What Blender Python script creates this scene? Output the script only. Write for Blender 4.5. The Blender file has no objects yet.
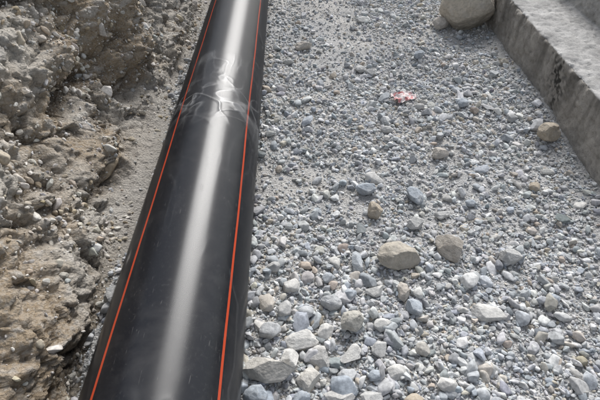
import bpy, bmesh, math
import numpy as np
from mathutils import Vector, Matrix
rng=np.random.default_rng(7)

# ------------------------------------------------------------------ noise
def h3(i,j,k,seed=0):
    i=i.astype(np.int64).astype(np.uint32);j=j.astype(np.int64).astype(np.uint32);k=k.astype(np.int64).astype(np.uint32)
    h=i*np.uint32(374761393)+j*np.uint32(668265263)+k*np.uint32(2147483647)+np.uint32((seed*1274126177+12345)&0xffffffff)
    h=(h^(h>>np.uint32(13)))*np.uint32(1274126177)
    h=(h^(h>>np.uint32(15)))*np.uint32(2246822519)
    h=h^(h>>np.uint32(16))
    return h.astype(np.float64)/4294967296.0
def vnoise(p,seed=0):
    f=np.floor(p); t=p-f; t=t*t*t*(t*(t*6-15)+10)
    r=0
    for a in (0,1):
        wa=t[:,0] if a else 1-t[:,0]
        for b in (0,1):
            wb=t[:,1] if b else 1-t[:,1]
            for c in (0,1):
                wc=t[:,2] if c else 1-t[:,2]
                r=r+wa*wb*wc*h3(f[:,0]+a,f[:,1]+b,f[:,2]+c,seed)
    return r*2-1
ROT=np.array([[0.36,0.48,-0.8],[-0.8,0.6,0.0],[0.48,0.64,0.6]])
def fbm(p,oct=4,seed=0,gain=0.5):
    r=0;a=1;s=0
    q=p.copy()
    for o in range(oct):
        r=r+a*vnoise(q,seed+o*17); s+=a; a*=gain
        q=(q@ROT.T)*2.03+3.7
    return r/s*1.5
def worley(p,seed=0):
    f=np.floor(p); n=len(p)
    F1=np.full(n,9.0);F2=np.full(n,9.0);rid=np.zeros(n);vec=np.zeros((n,3));cc=np.zeros((n,3))
    for a in (-1,0,1):
        for b in (-1,0,1):
            for c in (-1,0,1):
                ci=f+np.array([a,b,c])
                o=np.stack([h3(ci[:,0],ci[:,1],ci[:,2],seed+s) for s in (1,2,3)],1)
                dv=ci+o-p
                d=np.sqrt((dv**2).sum(1))
                m=d<F1
                F2=np.where(m,F1,np.minimum(F2,d))
                F1=np.where(m,d,F1); vec[m]=dv[m]; cc[m]=ci[m]
    rid=h3(cc[:,0],cc[:,1],cc[:,2],seed+9)
    g=np.stack([h3(cc[:,0],cc[:,1],cc[:,2],seed+s) for s in (11,12,13)],1)*2-1
    return F1,F2,rid,vec,g
def sm(a,b,x):
    t=np.clip((x-a)/(b-a),0,1); return t*t*(3-2*t)
def P(x,y,z=None):
    x=np.asarray(x,float).ravel();y=np.asarray(y,float).ravel()
    z=np.zeros_like(x) if z is None else np.asarray(z,float).ravel()
    return np.stack([x,y,z],1)

# ------------------------------------------------------------------ mesh util
def mesh_np(name,V,F,mats,col=None,smooth=True,matidx=None,loc=(0,0,0)):
    me=bpy.data.meshes.new(name)
    V=np.asarray(V,np.float32);F=np.asarray(F,np.int32)
    n=F.shape[1]
    me.vertices.add(len(V)); me.vertices.foreach_set('co',V.ravel())
    me.loops.add(F.size); me.loops.foreach_set('vertex_index',F.ravel())
    me.polygons.add(len(F)); me.polygons.foreach_set('loop_start',np.arange(0,F.size,n,dtype=np.int32))
    try: me.polygons.foreach_set('loop_total',np.full(len(F),n,np.int32))
    except Exception: pass
    me.polygons.foreach_set('use_smooth',np.full(len(F),bool(smooth)) if not isinstance(smooth,np.ndarray) else smooth)
    if matidx is not None: me.polygons.foreach_set('material_index',np.asarray(matidx,np.int32))
    me.update(calc_edges=True)
    if col is not None:
        at=me.color_attributes.new('Col','FLOAT_COLOR','POINT')
        c=np.ones((len(V),4),np.float32); c[:,:3]=col
        at.data.foreach_set('color',c.ravel())
    for m in mats: me.materials.append(m)
    ob=bpy.data.objects.new(name,me); ob.location=loc
    bpy.context.scene.collection.objects.link(ob)
    return ob
def grid_faces(nu,nv):
    i=np.arange(nu-1)[:,None]*nv+np.arange(nv-1)[None,:]
    i=i.ravel()
    return np.stack([i,i+nv,i+nv+1,i+1],1)
def stretch(a,b,step,lo,hi):
    core=np.arange(a,b,step)
    def outs(start,lim,sgn):
        r=[];s=step;x=start
        while (x-lim)*sgn<0:
            s*=1.22; x+=s*sgn; r.append(x)
        return r
    L=outs(core[0],lo,-1)[::-1]; R=outs(core[-1],hi,1)
    return np.array(L+list(core)+R)

# ------------------------------------------------------------------ materials
class NT:
    def __init__(s,name):
        s.m=bpy.data.materials.new(name); s.m.use_nodes=True
        s.t=s.m.node_tree; s.b=s.t.nodes['Principled BSDF']
    def n(s,ty,**k):
        x=s.t.nodes.new(ty)
        for a,v in k.items(): setattr(x,a,v)
        return x
    def l(s,a,b): s.t.links.new(a,b)
    def obj(s): 
        return s.n('ShaderNodeTexCoord').outputs['Object']
    def noise(s,vec,scale,detail=3,rough=.6,dist=0):
        x=s.n('ShaderNodeTexNoise'); x.inputs['Scale'].default_value=scale; x.inputs['Detail'].default_value=detail
        x.inputs['Roughness'].default_value=rough; x.inputs['Distortion'].default_value=dist
        s.l(vec,x.inputs['Vector']); return x.outputs['Fac']
    def vor(s,vec,scale,feature='F1',out='Distance'):
        x=s.n('ShaderNodeTexVoronoi'); x.feature=feature; x.inputs['Scale'].default_value=scale
        s.l(vec,x.inputs['Vector']); return x.outputs[out]
    def ramp(s,fac,stops):
        x=s.n('ShaderNodeValToRGB'); e=x.color_ramp.elements
        while len(e)<len(stops): e.new(0.5)
        for i,(p,c) in enumerate(stops):
            e[i].position=p; e[i].color=(*c,1) if isinstance(c,tuple) else (c,c,c,1)
        s.l(fac,x.inputs['Fac']); return x.outputs['Color']
    def mix(s,f,a,b,mode='MIX'):
        x=s.n('ShaderNodeMix',data_type='RGBA',blend_type=mode)
        for v,i in ((f,0),(a,6),(b,7)):
            if hasattr(v,'links'): s.l(v,x.inputs[i])
            elif i==0: x.inputs[0].default_value=v
            else: x.inputs[i].default_value=(*v,1)
        return x.outputs[2]
    def math(s,op,a,b=None,c=None,clamp=False):
        x=s.n('ShaderNodeMath',operation=op); x.use_clamp=clamp
        for i,v in enumerate((a,b,c)):
            if v is None: continue
            if hasattr(v,'links'): s.l(v,x.inputs[i])
            else: x.inputs[i].default_value=v
        return x.outputs[0]
    def bump(s,h,strength,dist,prev=None):
        x=s.n('ShaderNodeBump'); x.inputs['Strength'].default_value=strength; x.inputs['Distance'].default_value=dist
        s.l(h,x.inputs['Height'])
        if prev: s.l(prev,x.inputs['Normal'])
        return x.outputs['Normal']
    def attr(s,name):
        return s.n('ShaderNodeAttribute',attribute_name=name).outputs['Color']

# ground: pale crushed-rock dust
g=NT('ground_dust'); o=g.obj(); a=g.attr('Col')
c=g.mix(1,a,g.ramp(g.noise(o,38,4,.75),[(.30,.42),(.5,1.),(.75,1.15)]),'MULTIPLY')
sp=g.vor(o,170,'F1','Color')
c=g.mix(.34,c,g.ramp(sp,[(0,0.14),(.5,.48),(1,.76)]),'MIX')
g.l(c,g.b.inputs['Base Color']); g.b.inputs['Roughness'].default_value=.95; g.b.inputs['Specular IOR Level'].default_value=.1
hh=g.math('ADD',g.math('MULTIPLY',g.vor(o,120),.6),g.noise(o,55,4,.75))
g.l(g.bump(hh,1.,.013),g.b.inputs['Normal'])

# stones
def stone_mat(name,bumpd=.003,sc=1.0,hero=True):
    s=NT(name); o=s.obj(); a=s.attr('Col')
    k=s.ramp(s.noise(o,45*sc,4 if hero else 2,.7),[(.28,.68),(.72,1.22)])
    c=s.mix(1,a,k,'MULTIPLY')
    if hero:
        c=s.mix(s.ramp(s.noise(o,260*sc,2,.6),[(.55,0.),(.68,.45)]),c,(0.62,0.60,0.57))
        c=s.mix(s.ramp(s.noise(o,14*sc,4,.7),[(.48,0.),(.72,.45)]),c,(0.50,0.48,0.45))
        nn=s.bump(s.noise(o,70*sc,6,.75),.8,bumpd*2)
        s.l(nn,s.b.inputs['Normal'])
    s.l(c,s.b.inputs['Base Color']); s.b.inputs['Roughness'].default_value=.85; s.b.inputs['Specular IOR Level'].default_value=.15
    return s.m
M_stone=stone_mat('river_stone'); M_grav=stone_mat('gravel_stone',.002,1.6,False)

# bank
b=NT('bank_earth'); o=b.obj(); a=b.attr('Col')
c=b.mix(1,a,b.ramp(b.noise(o,40,5,.78),[(.30,.45),(.45,.92),(.72,1.2)]),'MULTIPLY')
c=b.mix(b.ramp(b.vor(o,95,'F1','Color'),[(.35,0.),(1,.55)]),c,(0.58,0.545,0.495))
b.l(c,b.b.inputs['Base Color']); b.b.inputs['Roughness'].default_value=.97; b.b.inputs['Specular IOR Level'].default_value=.05
hh=b.math('ADD',b.math('MULTIPLY',b.vor(o,90),.35),b.noise(o,28,6,.78))
b.l(b.bump(hh,1.,.028),b.b.inputs['Normal'])

# concrete
k=NT('cast_concrete'); o=k.obj(); a=k.attr('Col')
c=k.mix(1,a,k.ramp(k.noise(o,9,5,.75),[(.28,.62),(.72,1.2)]),'MULTIPLY')
c=k.mix(k.ramp(k.noise(o,110,3,.7),[(.3,.55),(.45,0.)]),c,(0.14,0.13,0.12))
k.l(c,k.b.inputs['Base Color']); k.b.inputs['Roughness'].default_value=.92; k.b.inputs['Specular IOR Level'].default_value=.15
k.l(k.bump(k.noise(o,45,6,.78),.8,.014),k.b.inputs['Normal'])

# pipe black polyethylene
def pipe_mat(name,base,dustamt):
    p=NT(name); o=p.obj()
    mp=p.n('ShaderNodeMapping'); mp.inputs['Scale'].default_value=(1,.10,1); p.l(o,mp.inputs['Vector']); st=mp.outputs[0]
    dust=p.ramp(p.noise(o,6,5,.7,.4),[(.50,0.),(.85,.14*dustamt)])
    fine=p.ramp(p.noise(o,95,3,.75),[(.58,0.),(.74,.34*dustamt)])
    scr=p.ramp(p.noise(st,210,2,.5,.3),[(.69,0.),(.73,.24*dustamt)])
    d=p.math('MAXIMUM',p.math('ADD',dust,p.math('MULTIPLY',dust,fine)),p.math('MULTIPLY',fine,.35)); d=p.math('MAXIMUM',d,scr)
    for (x,y,z,r) in ((.055,1.265,.22,.013),(-.17,.98,.155,.016),(.10,1.75,.20,.010)):
        v=p.n('ShaderNodeVectorMath',operation='SUBTRACT'); p.l(o,v.inputs[0]); v.inputs[1].default_value=(x,y,z)
        v2=p.n('ShaderNodeVectorMath',operation='MULTIPLY'); p.l(v.outputs[0],v2.inputs[0]); v2.inputs[1].default_value=(1,.4,1)
        ln=p.n('ShaderNodeVectorMath',operation='LENGTH'); p.l(v2.outputs[0],ln.inputs[0])
        q=p.math('ADD',ln.outputs['Value'],p.math('MULTIPLY',p.noise(o,60,3,.7),.012))
        d=p.math('MAXIMUM',d,p.ramp(q,[(r*.75,.8),(r*1.3,0.)]))
    c=p.mix(d,base,(0.42,0.40,0.38))
    p.l(c,p.b.inputs['Base Color'])
    r=p.math('ADD',p.math('MULTIPLY',d,.4),p.math('MULTIPLY_ADD',p.noise(st,6,3,.6),.10,.29))
    p.l(r,p.b.inputs['Roughness']); p.b.inputs['Specular IOR Level'].default_value=.6
    p.b.inputs['Anisotropic'].default_value=.85; p.b.inputs['Anisotropic Rotation'].default_value=.25
    tg=p.n('ShaderNodeTangent'); tg.direction_type='RADIAL'; tg.axis='Y'; p.l(tg.outputs[0],p.b.inputs['Tangent'])
    nn=p.bump(p.noise(st,9,3,.5),.25,.004); p.l(nn,p.b.inputs['Normal'])
    return p.m
M_pipe=pipe_mat('black_polyethylene',(0.007,0.008,0.012),1.0)
M_stripe=pipe_mat('orange_stripe',(0.80,0.095,0.026),.8)

# clear film: mostly transparent, thin glossy skin, milky along its creases
f=NT('clear_film'); 
out=f.t.nodes['Material Output']; tr=f.n('ShaderNodeBsdfTransparent'); mx=f.n('ShaderNodeMixShader')
fa=f.attr('Col'); sepc=f.n('ShaderNodeSeparateColor'); f.l(fa,sepc.inputs[0])
f.l(f.mix(sepc.outputs[1],(.012,.013,.017),(.62,.62,.62)),f.b.inputs['Base Color'])
f.b.inputs['Roughness'].default_value=.30; f.b.inputs['Specular IOR Level'].default_value=.8
f.b.inputs['Anisotropic'].default_value=.75; f.b.inputs['Anisotropic Rotation'].default_value=.25
tg=f.n('ShaderNodeTangent'); tg.direction_type='RADIAL'; tg.axis='Y'; f.l(tg.outputs[0],f.b.inputs['Tangent'])
f.l(sepc.outputs[0],mx.inputs[0]); f.l(tr.outputs[0],mx.inputs[1]); f.l(f.b.outputs[0],mx.inputs[2]); f.l(mx.outputs[0],out.inputs['Surface'])

# ------------------------------------------------------------------ ground
def gh(x,y):
    p=P(x,y)
    h=.030*fbm(p*1.1,3,5)+.010*fbm(p*6,3,8)+.0045*fbm(p*28,3,9)
    F1,F2,rid,vec,gg=worley(np.concatenate([p[:,:2]*26,np.zeros((len(p),1))],1),31)
    h+=.006*np.clip(.55-F1,0,1)*(rid>.35)
    px=p[:,0]
    h+=.035*np.exp(-((px+.14)/.10)**2)+.02*np.exp(-((px+.66)/.10)**2)
    cx=1.58+.062*p[:,1]
    h+=.03*np.exp(-((px-cx)/.12)**2)
    return h
xs=stretch(-1.0,2.0,.009,-80,80); ys=stretch(.3,6.0,.009,-80,80)
X,Y=np.meshgrid(xs,ys,indexing='ij')
Z=gh(X,Y).reshape(X.shape)
V=np.stack([X,Y,Z],-1).reshape(-1,3)
pp=P(X,Y)
gA=np.array([.50,.493,.48]);gB=np.array([.55,.525,.485]);gC=np.array([.41,.41,.405])
m1=sm(-.3,.5,fbm(pp*1.3,3,301)+.25*sm(1.5,3,pp[:,1])); m2=sm(.05,.6,fbm(pp*5,3,305))
gc=gA+(gB-gA)*m1[:,None]; gc=gc+(gC-gc)*(m2*.6)[:,None]
mesh_np('ground',V,grid_faces(len(xs),len(ys)),[g.m],col=gc)

# ------------------------------------------------------------------ bank
prof=np.array([(-.60,-.10),(-.76,.0),(-.88,.06),(-.96,.20),(-1.01,.36),(-1.07,.52),(-1.14,.68),(-1.22,.90),(-1.34,1.12),(-1.52,1.36),(-1.8,1.52),(-2.4,1.58)])
seg=np.r_[0,np.cumsum(np.hypot(*np.diff(prof,axis=0).T))]
tt=np.arange(0,seg[-1],.008)
px=np.interp(tt,seg,prof[:,0]);pz=np.interp(tt,seg,prof[:,1])
kx=np.ones(15)/15
def smooth1(a):
    b_=np.pad(a,7,mode='edge'); return np.convolve(b_,kx,'valid')
px=smooth1(px);pz=smooth1(pz)
s=.009
while px[-1]>-80:
    s*=1.25; px=np.r_[px,px[-1]-s]; pz=np.r_[pz,pz[-1]]
dx=np.gradient(px);dz=np.gradient(pz);L=np.hypot(dx,dz)
nx=dz/L; nz=-dx/L
ys2=stretch(.25,6.5,.009,-80,80)
PX,YY=np.meshgrid(px,ys2,indexing='ij'); PZ=np.repeat(pz[:,None],len(ys2),1); NX=np.repeat(nx[:,None],len(ys2),1);NZ=np.repeat(nz[:,None],len(ys2),1)
shift=.08*sm(1.6,.7,YY)
shift=shift+.05*np.sin(YY*2.1+.6)
PX=PX+shift*sm(-.0,.12,PZ)
B0=P(PX,YY,PZ)
wz=np.clip(PZ.ravel()/.12,0,1)
warp=np.stack([fbm(B0*5,3,s_) for s_ in (41,42,43)],1)*.07
q=B0+warp
amp=.15*fbm(B0*1.7,4,50)
F1,F2,r1,v1,g1=worley(q*np.array([4.2,3.6,5.5]),60)
big=.045*(r1-.5)+.05*(v1*g1).sum(1)*.6-.018*np.exp(-((F2-F1)/.10)**2)
F1b,F2b,r2,v2,g2=worley(q*15,70)
med=.016*(r2-.4)+.018*(v2*g2).sum(1)-.008*np.exp(-((F2b-F1b)/.12)**2)
med+=.030*np.sqrt(np.clip(.30-F1b**2*1.6,0,1))*(r2>.72)
F1c,F2c,r3,v3,g3=worley(q*46,80)
sml=.010*np.sqrt(np.clip(.35-F1c**2*1.4,0,1))*(r3>.5)
fine=.045*fbm(B0*9,6,90,.62)
u=B0[:,2]+.08*fbm(B0*np.array([1.5,1.3,1]),3,95)
rec=-.15*np.exp(-((u-.46)/.05)**2)*sm(-.05,.5,fbm(B0*np.array([1,1.4,1]),2,97)) +.05*np.exp(-((u-.60)/.07)**2) -.09*np.exp(-((u-.92)/.04)**2)*sm(-.1,.4,fbm(B0*np.array([1,1.2,1]),2,98))
disp=(amp+big+med+sml+fine+rec)
low=sm(.0,.16,B0[:,2])
disp=disp*(.12+.88*low)+(med+sml+fine)*.5*(1-low)
disp*=wz
B=B0+disp[:,None]*np.stack([NX.ravel(),np.zeros(B0.shape[0]),NZ.ravel()],1)
B[:,0]=np.where((B0[:,2]<1.5)&(B0[:,2]>.02),np.minimum(B[:,0],-.67),B[:,0])
B[:,1]+=.02*fbm(B0*12,2,33)*low
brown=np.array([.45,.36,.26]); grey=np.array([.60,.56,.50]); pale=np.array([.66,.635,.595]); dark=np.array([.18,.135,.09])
m=sm(-.50,.30,fbm(B0*np.array([1.8,1.5,2.5]),4,101)+.25*sm(.6,2.0,B0[:,1])-.02)
col=brown+(grey-brown)*m[:,None]
rr=(r2>.72)*sm(.45,.3,F1b); col=col+(pale-col)*(rr*.6)[:,None]
rr=(r3>.5)*sm(.5,.35,F1c)*(h3(np.floor(r3*999),r3*0,r3*0,5)); col=col+(pale-col)*(rr*.6)[:,None]
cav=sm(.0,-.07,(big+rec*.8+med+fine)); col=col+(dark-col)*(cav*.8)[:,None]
lowg=sm(.16,.03,B0[:,2])*sm(.9,1.6,B0[:,1]); col=col+(np.array([.50,.475,.44])-col)*(lowg*.8)[:,None]
lowd=sm(.20,.05,B0[:,2])*sm(1.6,.9,B0[:,1]); col=col+(np.array([.27,.23,.18])-col)*(lowd*.7)[:,None]  # shadow beside the pipe, painted into the colour of the near bank foot
Bfaces=grid_faces(len(px),len(ys2))
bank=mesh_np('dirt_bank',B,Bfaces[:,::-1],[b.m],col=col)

# ------------------------------------------------------------------ stone templates
def ico(level):
    bm=bmesh.new(); bmesh.ops.create_icosphere(bm,subdivisions=level,radius=1)
    bm.verts.ensure_lookup_table()
    V=np.array([v.co[:] for v in bm.verts]);F=np.array([[v.index for v in f.verts] for f in bm.faces]); bm.free(); return V,F
ICO={l:ico(l) for l in (1,2,3,4,6)}
def shape(level,seed,ang=.5,nz=.08,cuts=9,fineamp=0.):
    r=np.random.default_rng(seed); V,F=ICO[level]; V=V.copy()
    if level==1: return V*(1+r.uniform(-.25,.2,(len(V),1))),F
    V*=(1+nz*2*fbm(V*1.1+seed*3.1,2,seed))[:,None]
    for i in range(cuts):
        n=r.normal(size=3);n/=np.linalg.norm(n)
        d=r.uniform(1-ang,1.0-.25*ang)
        s=V@n-d; V-=np.maximum(s,0)[:,None]*n*.95
    if fineamp: V*=(1+fineamp*fbm(V*4+seed,4,seed+3)+fineamp*.35*fbm(V*16+seed,3,seed+5))[:,None]
    return V,F
palette=np.array([(.50,.515,.525),(.44,.46,.48),(.38,.41,.445),(.54,.545,.55),(.64,.64,.63),(.49,.46,.41),(.45,.40,.34),(.27,.285,.30),(.58,.585,.585),(.39,.40,.405),(.53,.52,.495)])
pw=np.array([3,3,1.8,3,3.0,1.5,.8,1.1,2.6,2,2.2]);pw/=pw.sum()
def scatter(pos,rad,level,ntemp,seed,ang,normal=None,sink=.35,pal=palette,w=pw,flat=(.45,.85),flatshade=False):
    r=np.random.default_rng(seed); n=len(pos)
    T=[shape(level,seed*100+i,ang*r.uniform(.7,1.15),.10,9 if level==2 else 13) for i in range(ntemp)]
    ti=r.integers(0,ntemp,n); Vs=[];Fs=[];Cs=[];off=0
    ci=r.choice(len(pal),n,p=w); cols=pal[ci]*r.uniform(.80,1.18,(n,1))+r.normal(0,.006,(n,3))
    for t in range(ntemp):
        idx=np.where(ti==t)[0]
        if not len(idx): continue
        TV,TF=T[t]; k=len(idx)
        a=r.uniform(0,2*math.pi,k); ca,sa=np.cos(a),np.sin(a)
        sc=np.stack([r.uniform(.9,1.5,k),r.uniform(.6,1.0,k),r.uniform(*flat,k)],1)*rad[idx][:,None]
        v=TV[None]*sc[:,None,:]
        x=v[...,0]*ca[:,None]-v[...,1]*sa[:,None]; y=v[...,0]*sa[:,None]+v[...,1]*ca[:,None]; z=v[...,2]
        tx=r.normal(0,.28,k)[:,None];ty=r.normal(0,.28,k)[:,None]
        z2=z+x*tx+y*ty; x2=x-z*tx; y2=y-z*ty
        v=np.stack([x2,y2,z2],-1)
        if normal is not None:
            nn=normal[idx]; up=np.array([0,0,1.]); ax=np.cross(np.broadcast_to(up,nn.shape),nn); s_=np.linalg.norm(ax,axis=1); c_=nn[:,2]
            ax=ax/np.maximum(s_,1e-6)[:,None]
            cr=np.cross(np.broadcast_to(ax[:,None],v.shape),v); dt=(v*ax[:,None]).sum(-1,keepdims=True)
            v=v*c_[:,None,None]+cr*s_[:,None,None]+ax[:,None]*dt*(1-c_)[:,None,None]
            v=v+pos[idx][:,None]+(nn*(sc[:,2]*(1-2*sink))[:,None])[:,None]
        else:
            v=v+pos[idx][:,None]; v[...,2]+=(sc[:,2]*(1-2*sink))[:,None]
        nv=len(TV)
        Vs.append(v.reshape(-1,3)); Fs.append((TF[None]+(np.arange(k)*nv)[:,None,None]).reshape(-1,3)+off); off+=k*nv
        Cs.append(np.repeat(cols[idx],nv,0))
    F=np.concatenate(Fs)
    return np.concatenate(Vs),F,np.concatenate(Cs),np.full(len(F),not flatshade)
def joinp(parts):
    V=[];F=[];C=[];S=[];o=0
    for v,f,c,s in parts: V.append(v);F.append(f+o);C.append(c);S.append(s);o+=len(v)
    return np.concatenate(V),np.concatenate(F),np.concatenate(C),np.concatenate(S)
def sample(n,r,x0,x1,y0,y1,seed=0,expo=1.5,floor_=.15):
    m=int(n*5)
    y=y0+(y1-y0)*r.random(m)**expo; x=r.uniform(x0,x1,m)
    d=.80+.8*fbm(P(x,y)*2.2,3,200)+.35*fbm(P(x,y)*9,2,seed+210)
    track=sm(1.7,2.5,y)*sm(.70,.20,x)
    d=d*(1-.5*track)+.2*sm(1.9,1.2,y)+.3*sm(.35,.0,x)*sm(1.5,1.1,y)
    keep=(r.random(m)<np.clip(d,floor_,1))&(x<1.56+.062*y)
    x=x[keep][:n];y=y[keep][:n]
    return x,y
parts=[]
for (n,r0,r1,lv,nt,sd,sink,ang,ex,fs) in ((34000,.0025,.006,1,12,1,.25,.55,1.5,True),(25000,.006,.0105,2,18,2,.2,.55,1.38,True),(8200,.0105,.019,3,22,3,.2,.55,1.35,False),(1350,.019,.031,3,18,4,.2,.52,1.5,False),(160,.030,.045,4,12,5,.2,.55,1.9,False)):
    r=np.random.default_rng(sd+50)
    x,y=sample(n,r,-.22,2.2,.3,6.2,sd,ex)
    rad=r0+(r1-r0)*r.random(len(x))**1.6
    parts.append(scatter(np.stack([x,y,gh(x,y)],1),rad,lv,nt,sd,ang,sink=sink,flatshade=fs))
for (n,r0,r1,lv,nt,sd) in ((3500,.003,.007,1,8,11),(1200,.007,.018,2,8,12),(140,.018,.032,3,6,13)):
    r=np.random.default_rng(sd); x=r.uniform(-.82,-.62,n); y=r.uniform(.3,6.5,n); rad=r0+(r1-r0)*r.random(n)**1.8
    parts.append(scatter(np.stack([x,y,gh(x,y)+.01],1),rad,lv,nt,sd,.5,flatshade=lv<3))
V,F,C,SS=joinp(parts)
mesh_np('gravel',V,F,[M_grav],col=C,smooth=SS)

# rubble embedded in the bank
GB=B.reshape(len(px),len(ys2),3)
du=np.gradient(GB,axis=0);dv=np.gradient(GB,axis=1); NB=np.cross(dv,du); NB/=np.maximum(np.linalg.norm(NB,axis=-1,keepdims=True),1e-9)
if NB[60:150,:,0].mean()<0: NB=-NB
bpal=np.array([(.57,.545,.505),(.52,.485,.43),(.47,.41,.33),(.62,.60,.56),(.48,.48,.475),(.37,.31,.23)]); bw=np.array([3,3,2,2,1.6,1.4]);bw/=bw.sum()
parts=[]
iz=np.where((pz>.02)&(px>-2.0))[0]; iy=np.where((ys2>.25)&(ys2<6.5))[0]
for (n,r0,r1,lv,nt,sd,sk) in ((24000,.003,.008,1,12,21,.3),(8500,.008,.016,2,12,22,.35),(1200,.016,.032,3,12,23,.4),(60,.035,.065,4,8,24,.45)):
    r=np.random.default_rng(sd); a=r.choice(iz,n);bb=r.choice(iy,n)
    kp=r.random(n)<np.clip(.5+.9*fbm(GB[a,bb]*3,2,21),.1,1); a=a[kp];bb=bb[kp]
    pos=GB[a,bb];nn=NB[a,bb]+np.array([0,0,.3]); nn/=np.linalg.norm(nn,axis=1,keepdims=True)
    rad=r0+(r1-r0)*r.random(len(a))**1.8
    parts.append(scatter(pos,rad,lv,nt,sd,.55,normal=nn,sink=sk,pal=bpal,w=bw,flat=(.5,.9),flatshade=lv<3))
V,F,C,SS=joinp(parts)
mesh_np('bank_rubble',V,F,[M_grav],col=C,smooth=SS)

# ------------------------------------------------------------------ individual stones
def stone(name,x,y,rx,ry,rz,rot,col,seed,ang=.35,sink=.25,level=6,tilt=(0,0)):
    V,F=shape(level,seed,ang,.10,9,.035)
    V=V*np.array([rx,ry,rz])
    R=(Matrix.Rotation(rot,3,'Z')@Matrix.Rotation(tilt[0],3,'X')@Matrix.Rotation(tilt[1],3,'Y'))
    V=V@np.array(R).T
    zmin=V[:,2].min()
    z=float(gh([x],[y])[0])-zmin-rz*2*sink*.6
    C=np.repeat(np.array([col]),len(V),0)
    return mesh_np(name,V,F,[M_stone],col=C,loc=(x,y,z))
TAN=(.45,.39,.31);GR=(.50,.50,.49);BL=(.39,.43,.475);WH=(.63,.62,.595);DK=(.30,.28,.25);PK=(.50,.46,.41)
stone('boulder',1.61,3.97,.235,.20,.20,.1,(.52,.465,.385),305,.10,.12)
S=[(1.38,3.90,.085,.06,.05,.3,PK,.3),(1.60,2.19,.068,.06,.065,.2,TAN,.3),
(.497,1.25,.108,.072,.055,-.1,(.46,.42,.355),.5),(.752,1.29,.095,.058,.055,-.85,(.39,.355,.31),.6),
(.43,1.56,.045,.05,.04,.3,TAN,.4),(.665,1.68,.042,.06,.035,.1,BL,.35),(.41,1.74,.055,.042,.035,-.2,BL,.35),
(.03,.85,.072,.045,.032,.1,WH,.5),(-.105,.715,.098,.064,.055,.05,(.55,.53,.49),.55),(.235,.92,.052,.045,.045,.4,(.50,.48,.43),.4),
(.10,.79,.048,.052,.035,.7,(.52,.51,.49),.45),(.81,.95,.085,.038,.025,-.25,WH,.55),(.51,.99,.036,.045,.03,.1,BL,.3),
(.483,1.07,.03,.052,.03,-.1,PK,.4),(.303,1.245,.036,.055,.03,.1,(.44,.47,.50),.45),(1.01,1.24,.055,.04,.035,-.3,GR,.45),
(-.005,1.11,.040,.034,.03,.2,WH,.35),(.89,2.04,.052,.04,.035,.1,PK,.4),(.62,1.47,.045,.04,.03,.5,GR,.45),
(.36,1.08,.048,.026,.02,.3,WH,.45),(.95,1.62,.03,.024,.02,.2,BL,.3),(1.12,1.02,.03,.024,.02,.7,BL,.3),
(.16,1.16,.032,.025,.022,.7,(.45,.48,.51),.3),(.05,.98,.036,.03,.025,.2,(.47,.485,.50),.3),(.55,.66,.04,.03,.025,-.4,WH,.45),
(.50,.80,.03,.03,.02,.4,(.50,.48,.44),.35),(.30,.70,.03,.024,.02,.1,BL,.3),(.02,.62,.04,.03,.03,.9,BL,.35),
(.16,.64,.058,.042,.028,.3,(.57,.56,.54),.5),(.78,1.55,.045,.034,.025,.5,GR,.5),(1.2,2.6,.05,.04,.03,.2,BL,.35),(.55,3.1,.05,.04,.03,.2,GR,.4),
(1.05,3.3,.055,.04,.035,.9,BL,.35),(.12,3.5,.075,.05,.045,.2,PK,.4),(.0,3.2,.045,.04,.03,.2,GR,.4),(.70,4.05,.06,.05,.03,.2,GR,.4),(.62,2.30,.04,.03,.025,.2,GR,.35),(1.35,1.75,.035,.03,.02,.3,TAN,.4),
(-.69,2.25,.06,.045,.045,.4,GR,.4),(-.71,1.45,.05,.06,.04,.2,PK,.4),(-.73,1.05,.055,.05,.05,.9,GR,.45),
(-.02,.775,.048,.04,.03,.5,WH,.5),(.055,.70,.05,.04,.028,1.2,(.57,.55,.51),.45),(.165,1.03,.048,.038,.032,.1,(.50,.51,.52),.45),(-.10,.885,.044,.038,.03,.4,(.50,.51,.52),.4),
(-.03,.99,.038,.032,.03,.8,GR,.45),(.36,.90,.040,.034,.022,.3,WH,.5),(-.14,.63,.044,.038,.035,.2,BL,.4),(.13,.90,.040,.032,.025,1.0,WH,.45),(-.11,1.02,.037,.042,.03,.3,PK,.5),
(.24,1.07,.036,.03,.022,.3,BL,.4),(-.09,1.20,.038,.03,.026,.3,GR,.45),(.22,.79,.046,.034,.024,.6,WH,.5),(.42,.60,.036,.03,.026,.1,TAN,.45),(.20,.71,.038,.03,.022,.2,(.52,.53,.54),.45),(.33,.80,.038,.03,.022,.9,GR,.5),(.27,.62,.046,.034,.024,.4,GR,.5),(.38,.71,.042,.03,.022,.1,WH,.5)]
for i,(x,y,rx,ry,rz,rot,c_,an) in enumerate(S):
    stone('stone',x,y,rx,ry,rz,rot,c_,400+i,an,.2,level=4 if max(rx,ry)<.045 else 6)

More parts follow.
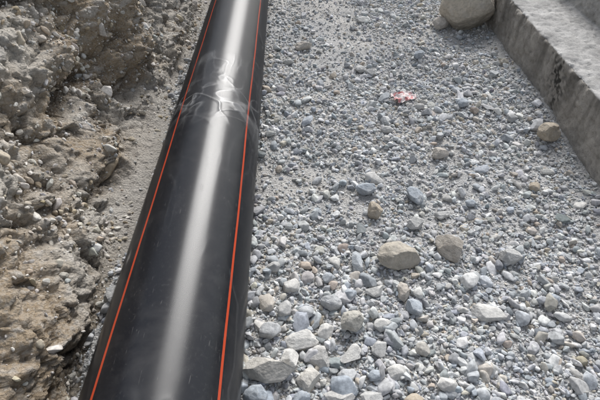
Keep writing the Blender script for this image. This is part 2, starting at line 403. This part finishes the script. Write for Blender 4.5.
# ------------------------------------------------------------------ pipe
R=.235; cx,cz=-.405,.235
y0,y1=-6.,16.
yy=np.arange(y0,y1+.01,.1)
hw=.0052/R
base=[math.radians(a) for a in (-35,55,145,235)]
angs=[]
for i,bs in enumerate(base):
    nb=base[(i+1)%4]+(2*math.pi if i==3 else 0)
    angs+= [(bs-hw,1,1),(bs+hw,0,1)]
    for t in np.linspace(bs+hw,nb-hw,34)[1:-1]: angs.append((t,0,0))
A=np.array([a[0] for a in angs]); st=np.array([a[1] for a in angs]); wob=np.array([a[2] for a in angs])
nA=len(A)
Vp=[]
for y in yy:
    wv=.018*math.sin(y*2.3)+.012*math.sin(y*5.1+1)+.004*math.sin(y*17)
    a=A+wob*wv*.5
    Vp.append(np.stack([R*np.sin(a),np.full(nA,y),R*np.cos(a)],1))
ri=.2
Vi=[np.stack([ri*np.sin(A),np.full(nA,y),ri*np.cos(A)],1) for y in (y1,y0)]
Vall=np.concatenate(Vp+Vi); ny=len(yy)
F=[];MI=[]
for j in range(ny-1):
    for i in range(nA):
        i2=(i+1)%nA
        F.append((j*nA+i,j*nA+i2,(j+1)*nA+i2,(j+1)*nA+i)); MI.append(int(st[i]))
for (ja,jb) in ((ny-1,ny),(ny,ny+1),(ny+1,0)):
    for i in range(nA):
        i2=(i+1)%nA; F.append((ja*nA+i,ja*nA+i2,jb*nA+i2,jb*nA+i)); MI.append(0)
F=np.array(F)
sf=np.ones(len(F),bool); sf[-3*nA:]=False
pipe=mesh_np('plastic_pipe',Vall,F,[M_pipe,M_stripe],smooth=sf,matidx=MI,loc=(cx,0,cz))
bmx=bmesh.new(); bmx.from_mesh(pipe.data); bmesh.ops.recalc_face_normals(bmx,faces=bmx.faces); bmx.to_mesh(pipe.data); bmx.free()

# clear protective film over the whole pipe, gathered in creases in one place
na=300; yf=np.concatenate([np.arange(-5.5,.4,.1),np.arange(.4,3.0,.006),np.arange(3.0,15.5,.04)])
TH,YF=np.meshgrid(np.linspace(-math.pi,math.pi,na),yf,indexing='ij')
q=np.stack([np.sin(TH).ravel()*R,YF.ravel(),np.cos(TH).ravel()*R],1)
yq=YF.ravel()+.12*vnoise(q*3,500)
g_=np.exp(-((yq-1.95)/.16)**2)
th=TH.ravel()
def ridge(f1,f2,shear,sd,k=3.0,wp=.35):
    qq=np.stack([np.cos(th)*f1,(YF.ravel()+shear*th*R)*f2,np.sin(th)*f1],1)
    qq=qq+wp*np.stack([vnoise(q*8,sd+1),vnoise(q*8,sd+2),vnoise(q*8,sd+3)],1)
    return np.clip(1-np.abs(vnoise(qq,sd))*k,0,1)**2
w1=ridge(1.2,9,.7,503); w2=ridge(2.6,17,-.5,513); w3=ridge(2.2,.7,.15,523,3.5,.15); w4=ridge(4.2,1.6,-.1,533,4,.15); w5=ridge(1.5,3.0,1.3,543,5)
patch=sm(-.3,.35,fbm(q*2.2,2,550)); patch2=sm(-.05,.4,fbm(q*3,2,560))
hgt=.0022+g_*(.0055*w1+.0028*w2)+.0013*w3*patch+.0010*w4*patch+.0014*w5*patch2
rr_=R+hgt
Vf=np.stack([rr_*np.sin(th),YF.ravel(),rr_*np.cos(th)],1)
al=.22+.10*sm(1.6,2.4,yq)+.28*g_*np.maximum(w1,w2)+.22*(w3*patch)+.20*w4*patch+.20*w5*patch2
milky=.02+.38*g_*np.maximum(w1,w2)+.06*w3*patch+.08*w4*patch+.10*w5*patch2+.02*sm(1.7,2.5,yq)
cf=np.stack([np.clip(al,0,1),np.clip(milky,0,1),milky*0],1)
film=mesh_np('film_wrap',Vf,grid_faces(na,len(yf)),[f.m],col=cf); film.parent=pipe

# ------------------------------------------------------------------ concrete footing + stem wall
prf=[(0,-.15),(0,.35),(.42,.36),(.425,.62),(.80,.63),(.80,-.15)]
pq=[]
for i in range(len(prf)-1):
    a=np.array(prf[i]);c_=np.array(prf[i+1]); n=max(2,int(np.linalg.norm(c_-a)/.009))
    for t in np.linspace(0,1,n,endpoint=False): pq.append(a+(c_-a)*t)
pq.append(np.array(prf[-1])); pq=np.array(pq)
ps=pq.copy()
for _ in range(2): ps[1:-1]=(ps[:-2]+ps[1:-1]*2+ps[2:])/4
yc=stretch(1.0,6.0,.012,-12,25)
U,YC=np.meshgrid(np.arange(len(ps)),yc,indexing='ij')
WX=ps[:,0][U];WZ=ps[:,1][U]
W=np.stack([WX.ravel(),YC.ravel(),WZ.ravel()],1)
dd=np.gradient(ps,axis=0); ln=np.hypot(dd[:,0],dd[:,1]); nxx=(-dd[:,1]/ln)[U].ravel(); nzz=(dd[:,0]/ln)[U].ravel()
ds=.008*fbm(W*4,3,130)+.007*fbm(W*22,4,131)
chip=fbm(W*14,3,133); edge=np.exp(-((W[:,0]+0)**2+(W[:,2]-.35)**2)/.022**2)
ds-=edge*.020*sm(-.1,.5,chip)
holes=fbm(W*40,2,135); ds-=.008*sm(.4,.7,holes)
W2=W.copy(); W2[:,0]+=nxx*ds; W2[:,2]+=nzz*ds
W2[:,0]+=1.58+.062*W2[:,1]
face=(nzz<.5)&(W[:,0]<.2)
cc=np.where(face[:,None],np.array([[.38,.355,.32]]),np.array([[.50,.49,.475]]))  # shade on the footing's front face put into its colour, top left lighter
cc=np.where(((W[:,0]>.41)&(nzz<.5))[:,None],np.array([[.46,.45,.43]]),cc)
streak=fbm(W*np.array([6,7,1.4]),4,140); cc=cc*(1+.30*streak)[:,None]
drip=sm(.05,.5,fbm(W*np.array([10,11,1.0]),4,144))*face*sm(.0,.33,W[:,2]); cc=cc+(np.array([.12,.11,.095])-cc)*(drip*.6)[:,None]
lowd=sm(.12,0,W[:,2])*face; cc=cc+(np.array([.46,.44,.41])-cc)*(lowd*.5)[:,None]
sd=np.hypot((W[:,1]-2.50)/.26,(W[:,2]-.20)/.15)
stain=sm(1.2,.35,sd+.7*fbm(W*9,4,150))*sm(-.3,.35,fbm(W*45,4,152))*face
cc=cc+(np.array([.035,.033,.03])-cc)*(stain*.92)[:,None]
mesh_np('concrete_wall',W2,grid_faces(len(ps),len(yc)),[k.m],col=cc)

# ------------------------------------------------------------------ litter wrapper (crumpled)
w=NT('printed_wrapper'); o=w.obj()
f_=w.ramp(w.noise(o,30,2,.5,.6),[(.50,0.),(.57,1.)])
w.l(w.mix(f_,(0.66,0.60,0.59),(0.58,0.25,0.25)),w.b.inputs['Base Color']); w.b.inputs['Roughness'].default_value=.8
nu,nv=36,26
UU,VV=np.meshgrid(np.linspace(-1,1,nu),np.linspace(-1,1,nv),indexing='ij')
q=P(UU,VV)
x=.085*q[:,0]*(1-.2*q[:,1]**2+.15*vnoise(q*1.6,2)); y=.062*q[:,1]*(1+.2*vnoise(q*1.4,4))
z=.022*np.abs(vnoise(q*1.7,6))+.010*np.abs(vnoise(q*3.2,7))+.018
x=x+.008*vnoise(q*3,8); y=y+.008*vnoise(q*3,9)
wr=mesh_np('litter_wrapper',np.stack([x,y,z],1),grid_faces(nu,nv),[w.m],smooth=False,loc=(.80,2.69,float(gh([.80],[2.69])[0])+.006)); wr.rotation_euler=(0,0,.25)

# ------------------------------------------------------------------ light
Ld=Vector((.48,1.70,1.50)).normalized()
sun=bpy.data.lights.new('sun','SUN'); sun.energy=3.8; sun.angle=math.radians(27); sun.color=(1,.985,.965)
so=bpy.data.objects.new('sun',sun); so.rotation_euler=Ld.to_track_quat('Z','Y').to_euler(); so.location=(3,8,8)
bpy.context.scene.collection.objects.link(so)
wd=bpy.data.worlds.new('World'); bpy.context.scene.world=wd; wd.use_nodes=True
nt=wd.node_tree; sky=nt.nodes.new('ShaderNodeTexSky'); sky.sky_type='NISHITA'; sky.sun_disc=False
sky.sun_elevation=math.asin(Ld.z); sky.sun_rotation=math.atan2(Ld.x,Ld.y); sky.dust_density=2; sky.air_density=1.2
hs=nt.nodes.new('ShaderNodeHueSaturation'); hs.inputs['Saturation'].default_value=.38
nt.links.new(sky.outputs[0],hs.inputs['Color']); nt.links.new(hs.outputs[0],nt.nodes['Background'].inputs['Color'])
nt.nodes['Background'].inputs['Strength'].default_value=.15

# ------------------------------------------------------------------ camera
cam=bpy.data.cameras.new('camera'); cam.lens=26; cam.sensor_width=36; cam.clip_start=.02; cam.clip_end=500
co=bpy.data.objects.new('camera',cam); co.location=(0,0,1.6); co.rotation_euler=(math.radians(90-43.8),0,math.radians(-1.6))
bpy.context.scene.collection.objects.link(co); bpy.context.scene.camera=co
vs=bpy.context.scene.view_settings; vs.view_transform='Standard'; vs.look='None'; vs.exposure=0; vs.gamma=1
